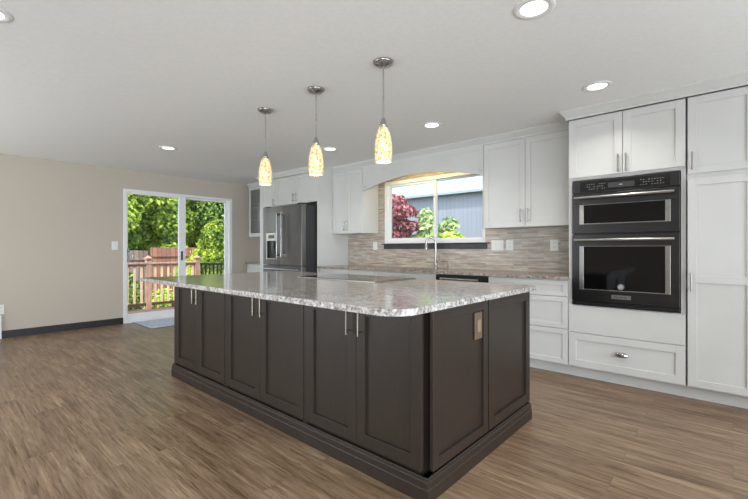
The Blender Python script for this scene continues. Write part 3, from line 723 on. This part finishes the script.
plate_x('power_outlet', 'bronze outlet plate on the island end panel', 'outlet', 1.980, 2.062, .662, .808, EX-.012, 's', M['bronze'], M['bronze_in'])

def rounded_slab():
    x0, x1, y0, y1 = -3.84, -.985, 1.25, 2.77; poly = []
    for cx, cy, r, a0 in ((x0+.05, y0+.05, .05, 180), (x1-.13, y0+.13, .13, 270), (x1-.03, y1-.03, .03, 0), (x0+.03, y1-.03, .03, 90)):
        for i in range(9):
            a = math.radians(a0+90*i/8); poly.append((cx+r*math.cos(a), cy+r*math.sin(a)))
    return MB().prism(poly, .875, .906)
tag(rounded_slab().build('island_countertop', M['granite'], None, .005, origin=(-2.41, 2.0, .875)), 'large speckled white granite countertop with rounded corners on the island', 'countertop')
c = thing('cooktop', 'black glass cooktop with a steel rim set into the island countertop', 'cooktop', (-2.43, 2.47, .906))
MB().box(-2.88, -1.965, 2.215, 2.735, .9062, .911).build('rim', M['steel_light'], c, .001)
g = MB().box(-2.872, -1.973, 2.223, 2.727, .9112, .9135).build('glass_surface', M['black_glass'], c)
for (bx, by, r) in ((-2.66, 2.36, .08), (-2.66, 2.60, .1), (-2.2, 2.36, .1), (-2.2, 2.60, .07), (-2.43, 2.5, .11)):
    ring = MB(); n = 40
    vs = [(bx+rr*math.cos(2*PI*i/n), by+rr*math.sin(2*PI*i/n), .9137) for rr in (r, r-.003) for i in range(n)]
    ring.add(vs, [(i, (i+1) % n, n+(i+1) % n, n+i) for i in range(n)]); ring.build('burner_ring', M['legend'], g)

# ------------------------------------------------------------------ rug
t = thing('door_mat', 'pale grey mat on the floor before the sliding door', 'mat', (-6.62, 2.75, 0))
MB().box(-7.03, -6.27, 2.195, 3.35, .0005, .008).build('mat_border', M['rug_border'], t, .002)
MB().box(-7.015, -6.285, 2.21, 3.335, .0082, .011).build('pile', M['mat_rug'], t, .001)

# ------------------------------------------------------------------ pendants
def pendant(label):
    x, y = -1.726, 2.03
    t = thing('pendant_lamp', label, 'pendant lamp', (x, y, CZ), 'pendant lamps over the island')
    MB().lathe(x, y, [(.001, CZ-.034), (.014, CZ-.034), (.02, CZ-.028), (.048, CZ-.024), (.064, CZ-.012), (.068, CZ-.001), (.001, CZ-.0008)], 32, cap=False).build('canopy', M['steel'], t)
    MB().cyl((x, y, CZ-.034), (x, y, 2.01), .0045, n=12).cyl((x, y, 2.15), (x, y, 2.16), .0065, n=12).build('rod', M['steel'], t)
    MB().lathe(x, y, [(.006, 2.02), (.012, 2.012), (.018, 1.99), (.026, 1.972), (.027, 1.958), (.001, 1.957)], 24).build('socket_cap', M['steel'], t)
    prof = [(.018, 1.962), (.032, 1.948), (.043, 1.92), (.052, 1.88), (.057, 1.84), (.0585, 1.80), (.057, 1.765), (.0535, 1.74), (.050, 1.728)]
    inner = [(r-.003, z) for r, z in prof[::-1]]
    MB().lathe(x, y, prof+inner, 36, cap=False).build('lamp_shade', M['shade'], t)
    MB().lathe(x, y, [(.001, 1.90), (.012, 1.895), (.016, 1.87), (.026, 1.83), (.03, 1.795), (.026, 1.765), (.014, 1.745), (.001, 1.742)], 20, cap=False).build('bulb', M['bulb'], t)
    light('bulb_light', 'POINT', (0, 0, 1.72-CZ), (0, 0, 0), 5, (1, .86, .66), t, shadow_soft_size=.04)
    return t
p0 = pendant('amber mosaic glass pendant, the nearest of the three, above the cooktop side of the island')
for x, lb in ((-2.41, 'amber mosaic glass pendant, the middle one of the three over the island'), (-3.10, 'amber mosaic glass pendant, the one nearest the refrigerator')):
    c = copy_tree(p0); c.location = (x, 2.03, CZ); c['label'] = lb

# ------------------------------------------------------------------ recessed downlights
def downlight(label, x, y):
    t = thing('recessed_light', label, 'ceiling light', (x, y, CZ), 'recessed ceiling lights')
    MB().lathe(x, y, [(.066, CZ-.001), (.07, CZ-.006), (.098, CZ-.005), (.103, CZ-.0008), (.066, CZ-.0008)], 40, cap=False).build('trim_ring', M['trim_white'], t)
    MB().lathe(x, y, [(.0655, CZ-.0012), (.0655, CZ-.004), (.001, CZ-.0045)], 32, cap=True).build('lens', M['lens'], t)
    light('downlight_beam', 'AREA', (0, 0, -.012), (0, 0, 0), 6.5, (1, .975, .94), t, shape='DISK', size=.13, spread=math.radians(130))
    return t
d0 = downlight('recessed ceiling light at the top edge, above the aisle before the wall oven', -.763, 2.09)
for x, y, lb in ((-.77, 3.41, 'recessed ceiling light just in front of the wall oven cabinet'), (-2.24, 3.38, 'recessed ceiling light in front of the window, right of the pendants'),
                 (-3.71, 3.35, 'recessed ceiling light near the refrigerator, beside the middle pendant shade'), (-5.15, 2.0, 'recessed ceiling light nearest the sliding door, alone on the left'),
                 (-2.90, .226, 'recessed ceiling light cut by the left edge of the picture')):
    c = copy_tree(d0); c.location = (x, y, CZ); c['label'] = lb

# ------------------------------------------------------------------ outside the sliding door
GZ = -.62
gb = MB().box(-40, LX-.16, -14, 30, GZ-.1, GZ)
gb.box(LX-.16, 20, BY+.17, 30, GZ-.1, GZ)
gb.build('ground', M['gravel'], kind='structure')
t = thing('deck', 'low reddish brown wooden deck outside the sliding door', 'deck', (-8.2, 3.2, GZ))
bx = MB()
y = -.6; i = 0
xx = -9.25
while xx < -7.23:
    bx.box(xx, xx+.138, -.6, 6.4, -.13, -.10); xx += .145
bx.build('deck_boards', M['deck'], t)
MB().box(-9.24, -7.24, -.59, 6.39, GZ, -.131).build('deck_skirt', M['deck'], t)
# railing
RXX = -9.12
t = thing('deck_railing', 'reddish wooden deck railing with pale balusters', 'railing', (RXX, 2.6, -.1))
MB().box(RXX-.055, RXX+.055, -.5, 4.165, .845, .88).build('top_rail', M['railing'], t, .004)
MB().box(RXX-.02, RXX+.02, -.5, 4.12, .80, .843).build('upper_rail', M['railing'], t)
MB().box(RXX-.025, RXX+.025, -.5, 4.12, -.02, .04).build('bottom_rail', M['dark_rail'], t, .003)
for y in (1.05, 2.10, 3.15, 4.17):
    po = MB().box(RXX-.05, RXX+.05, y-.05, y+.05, -.0999, .95).build('post', M['railing'], t, .004)
    MB().box(RXX-.07, RXX+.07, y-.07, y+.07, .95, .975).add([(RXX-.055, y-.055, .975), (RXX+.055, y-.055, .975), (RXX+.055, y+.055, .975), (RXX-.055, y+.055, .975), (RXX, y, 1.025)], [(0, 1, 4), (1, 2, 4), (2, 3, 4), (3, 0, 4)]).build('post_cap', M['railing'], po, .002)
y = 1.18
while y < 4.1:
    if min(abs(y-q) for q in (1.05, 2.10, 3.15, 4.17)) > .075:
        MB().box(RXX-.018, RXX+.018, y-.018, y+.018, .035, .80).build('baluster', M['baluster'], t)
    y += .1315
for y in (1.6, 2.62, 3.66): MB().box(RXX-.03, RXX+.03, y-.03, y+.03, -.0999, -.0205).build('rail_block', M['dark_rail'], t)
t = thing('iron_railing', 'dark metal railing with vertical bars beyond the wooden railing', 'railing', (RXX, 5.2, -.1))
MB().add([(RXX-.02, 4.24, .80), (RXX+.02, 4.24, .80), (RXX+.02, 6.3, .72), (RXX-.02, 6.3, .72), (RXX-.02, 4.24, .845), (RXX+.02, 4.24, .845), (RXX+.02, 6.3, .765), (RXX-.02, 6.3, .765)],
         [(0, 3, 2, 1), (4, 5, 6, 7), (0, 1, 5, 4), (1, 2, 6, 5), (2, 3, 7, 6), (3, 0, 4, 7)]).build('top_rail', M['iron'], t)
y = 4.28
while y < 6.3:
    zt = .80-(y-4.24)/2.06*.08
    MB().box(RXX-.012, RXX+.012, y-.016, y+.016, -.0999, zt+.002).build('bar', M['iron'], t); y += .095

def fence(label, x, y0, y1, zt, m):
    t = thing('garden_fence', label, 'fence', (x, (y0+y1)/2, GZ))
    b = MB(); y = y0
    while y < y1:
        dz = random.uniform(-.01, .015); b.box(x, x+.02, y, min(y+.136, y1), GZ+.03, zt+dz); y += .14
    b.build('boards', m, t)
    y = y0+.05
    while y < y1:
        MB().box(x-.09, x-.001, y-.045, y+.045, GZ, zt-.05).build('post', M['bark'], t); y += 1.9
    MB().box(x+.0205, x+.06, y0, y1, GZ+.3, GZ+.38).box(x+.0205, x+.06, y0, y1, zt-.3, zt-.22).build('rail', m, t)
fence('reddish cedar board fence behind the deck, under the trees', -14, 4.9, 12, 1.22, M['fence_red'])
fence('weathered grey-brown stretch of fence at the left behind the deck', -14.05, -3, 4.85, 1.12, M['fence_grey'])

import numpy as np
def foliage(name_thing, label, cat, blobs, n, size, m, trunk=None, group=None, part='foliage', seed=1, flat=.5, lumpy=.24):
    """blobs: (x,y,z,rx,ry,rz). leaves scattered through the outer shell of every blob; trunk: (x,y,r,ztop)"""
    rng = np.random.default_rng(seed)
    bx_, by_ = (trunk[0], trunk[1]) if trunk else (blobs[0][0], blobs[0][1])
    t = thing(name_thing, label, cat, (bx_, by_, GZ), group)
    B = np.array(blobs); vol = (B[:, 3]*B[:, 4]*B[:, 5])**(2/3); idx = rng.choice(len(B), n, p=vol/vol.sum())
    dirs = rng.normal(size=(n, 3)); dirs /= np.linalg.norm(dirs, axis=1)[:, None]
    # bumpy clumps: radius varies smoothly with direction and blob
    ph = idx*1.7
    lump = 1+lumpy*np.sin(dirs[:, 0]*9+ph)*np.cos(dirs[:, 1]*8+ph*2)*np.cos(dirs[:, 2]*7-ph)
    rad = (.62+.42*rng.random(n)**.5)*lump
    Pn = B[idx, :3]+dirs*B[idx, 3:6]*rad[:, None]
    Pn[:, 2] = np.maximum(Pn[:, 2], GZ+.05)
    nrm = dirs+rng.normal(size=(n, 3))*.7+np.array([0, 0, .3]); nrm /= np.linalg.norm(nrm, axis=1)[:, None]
    a = np.cross(nrm, rng.normal(size=(n, 3))); a /= np.linalg.norm(a, axis=1)[:, None]; b = np.cross(nrm, a)
    s = (size*(.6+.8*rng.random(n)))[:, None]
    off = np.array([bx_, by_, GZ])
    V = np.stack([Pn-a*s, Pn+b*s*flat+nrm*s*.12, Pn+a*s, Pn-b*s*flat+nrm*s*.12], 1).reshape(-1, 3)-off
    me = bpy.data.meshes.new(part); me.vertices.add(4*n); me.vertices.foreach_set('co', V.ravel())
    me.loops.add(4*n); me.loops.foreach_set('vertex_index', np.arange(4*n)); me.polygons.add(n)
    me.polygons.foreach_set('loop_start', np.arange(0, 4*n, 4)); me.update(); me.validate()
    me.materials.append(m)
    o = bpy.data.objects.new(part, me); COL.objects.link(o); o.parent = t
    if trunk:
        x, y, r, zt = trunk
        mb = MB().tube([(x, y, GZ), (x+.05, y-.03, (GZ+zt)/2), (x-.04, y+.04, zt)], [r, r*.8, r*.5], 10)
        for bb in blobs[:6]:
            mb.tube([(x, y, GZ+(zt-GZ)*.55), ((x+bb[0])/2, (y+bb[1])/2, (zt*.6+bb[2]*.4)), (bb[0], bb[1], bb[2])], [r*.5, r*.35, r*.15], 8)
        mb.build('trunk', M['bark'], t)
    return t
def crown(cx, cy, cz, R, H, k, seed):
    rr = random.Random(seed); out = []
    for i in range(k):
        a = rr.uniform(0, 2*PI); q = rr.uniform(.1, .8)*R; z = cz+rr.uniform(-.5, .5)*H
        s = R*rr.uniform(.34, .5); out.append((cx+math.cos(a)*q, cy+math.sin(a)*q, z, s, s, s*.85))
    return out
tr = 'trees behind the garden fence'
foliage('broadleaf_tree', 'bright yellow-green tree filling the left pane of the sliding door', 'tree', crown(-16.6, 3.6, 2.1, 2.2, 3.6, 26, 1), 52000, .085, M['leaf_bright'], (-16.6, 3.6, .16, 1.8), tr, seed=1)
foliage('broadleaf_tree', 'green tree seen left of the middle stile of the sliding door', 'tree', crown(-17.0, 6.6, 2.4, 2.1, 3.8, 24, 2), 46000, .085, M['leaf_bright'], (-17.0, 6.6, .16, 1.9), tr, seed=2)
foliage('broadleaf_tree', 'darker green tree behind the hedge in the right pane', 'tree', crown(-17.5, 9.4, 2.7, 2.2, 4.0, 24, 3), 42000, .085, M['leaf_mid'], (-17.5, 9.4, .16, 2.0), tr, seed=3)
foliage('broadleaf_tree', 'tall mid-green tree farther back between the two door panes', 'tree', crown(-21, 8.2, 3.6, 3.2, 6.5, 20, 4), 22000, .17, M['leaf_mid'], (-21, 8.2, .2, 3.0), tr, seed=4)
foliage('broadleaf_tree', 'distant dark green tree behind the bright one on the left', 'tree', crown(-21.5, 4.0, 3.6, 3.4, 6.5, 20, 5), 22000, .17, M['leaf_mid'], (-21.5, 4.0, .2, 3.0), tr, seed=5)
foliage('broadleaf_tree', 'distant dark green tree at the right edge of the sliding door view', 'tree', crown(-21, 13, 3.6, 3.2, 6.5, 20, 6), 16000, .17, M['leaf_mid'], (-21, 13, .2, 3.0), tr, seed=6)
foliage('conifer_hedge', 'rounded clipped green hedge column with yellow tips in the right pane', 'hedge', [(-12.3, 6.30, .15, .56, .56, .75), (-12.3, 6.30, .8, .56, .56, .75), (-12.3, 6.30, 1.4, .52, .52, .66)], 22000, .05, M['leaf_hedge'], (-12.3, 6.30, .09, .6), seed=7, lumpy=.05)
foliage('garden_shrub', 'feathery lime green shrub left of the hedge column', 'shrub', [(-13.22, 5.85, .0, .55, .5, .5), (-13.22, 6.05, .45, .45, .45, .45), (-13.22, 6.25, .85, .35, .38, .4), (-13.22, 6.4, 1.25, .3, .3, .3), (-13.22, 5.6, .35, .3, .3, .3)], 12000, .045, M['leaf_lime'], (-13.22, 5.8, .05, .2), seed=8, flat=.25)
low = 'low plants behind the deck railing'
foliage('garden_shrub', 'low bright green plant behind the left end of the deck railing', 'shrub', [(-10.4, 3.0, 0, .45, .45, .6), (-10.4, 2.8, .45, .35, .35, .4)], 2600, .06, M['leaf_mid'], (-10.4, 3.0, .03, -.2), low, seed=9)
foliage('garden_shrub', 'low green plant seen between the balusters near the island', 'shrub', [(-10.8, 4.1, -.25, .4, .4, .35)], 1500, .06, M['leaf_bright'], (-10.8, 4.1, .03, -.3), low, seed=10)
foliage('garden_shrub', 'low green plant behind the second railing post', 'shrub', [(-11.2, 5.3, -.1, .5, .5, .5)], 2000, .06, M['leaf_bright'], (-11.2, 5.3, .03, -.3), low, seed=11)
rg = 'pale garden rocks'
for i, (x, y, s) in enumerate(((-10.1, 3.72, .2), (-11.7, 4.45, .28), (-9.6, 3.3, .15), (-12.6, 5.2, .28), (-11.6, 3.4, .26), (-10.1, 4.6, .2))):
    bm = bmesh.new(); bmesh.ops.create_icosphere(bm, subdivisions=3, radius=1)
    for v in bm.verts:
        q = noise.noise(v.co*1.3+Vector((i*5, 0, 0))); v.co = Vector((v.co.x*s*1.2*(1+.35*q), v.co.y*s*(1+.35*q), max(v.co.z*s*.75*(1+.3*q), -.05)))
    me = bpy.data.meshes.new('rock'); bm.to_mesh(me); bm.free(); me.materials.append(M['rock'])
    ro = bpy.data.objects.new('rock', me); COL.objects.link(ro); ro.location = (x, y, GZ+.05)
    tag(ro, 'pale garden rock on the ground behind the deck railing', 'rock', rg)

# ------------------------------------------------------------------ outside the kitchen window
t = thing('garden_shed', 'blue-grey sided outbuilding with a pale roof outside the kitchen window', 'shed', (-6, 10.5, GZ))
MB().box(-12, 0, 9, 9.12, GZ, 2.62).box(-12, -11.88, 9.12, 14, GZ, 2.62).box(-.12, 0, 9.12, 14, GZ, 2.62).build('wall', M['shed_wall'], t)
dy = 5.3; rise = 2.4
MB().add([(-12.3, 8.85, 2.545), (.3, 8.85, 2.545), (.3, 8.85+dy, 2.545+rise), (-12.3, 8.85+dy, 2.545+rise), (-12.3, 8.85, 2.60), (.3, 8.85, 2.60), (.3, 8.85+dy, 2.60+rise), (-12.3, 8.85+dy, 2.60+rise)],
         [(0, 3, 2, 1), (4, 5, 6, 7), (0, 1, 5, 4), (1, 2, 6, 5), (2, 3, 7, 6), (3, 0, 4, 7)]).build('roof', M['shed_metal'], t)
foliage('japanese_maple', 'red-leaved small tree outside the left side of the kitchen window', 'tree',
        [(-5.30, 6.5, 2.12, .34, .3, .16), (-4.98, 6.5, 1.92, .26, .3, .12), (-5.35, 6.5, 1.75, .36, .3, .14), (-4.95, 6.55, 1.62, .28, .25, .12), (-5.2, 6.5, 1.42, .36, .3, .12), (-5.0, 6.5, 1.25, .32, .3, .1), (-5.5, 6.5, 1.2, .4, .3, .2)],
        3300, .045, M['leaf_red'], (-5.3, 6.5, .05, 1.7), seed=12)
foliage('garden_shrub', 'tall pale green shrub in the middle of the kitchen window', 'shrub',
        [(-4.62, 6.8, 1.75, .16, .16, .22), (-4.55, 6.8, 1.5, .26, .22, .2), (-4.75, 6.8, 1.25, .36, .3, .2), (-4.4, 6.8, 1.25, .2, .3, .2), (-4.6, 6.8, .8, .45, .4, .5), (-4.15, 6.9, 1.62, .14, .14, .13), (-4.1, 6.9, 1.4, .12, .12, .12)],
        2600, .07, M['leaf_shrub'], (-4.6, 6.8, .03, 1.3), seed=13)
foliage('garden_shrub', 'small bright green shrub at the bottom right of the kitchen window', 'shrub',
        [(-3.6, 6.0, 1.3, .2, .2, .16), (-3.6, 6.0, 1.0, .28, .28, .3), (-3.6, 6.0, .4, .35, .35, .5)], 1800, .06, M['leaf_bright'], (-3.6, 6.0, .03, .9), seed=14)
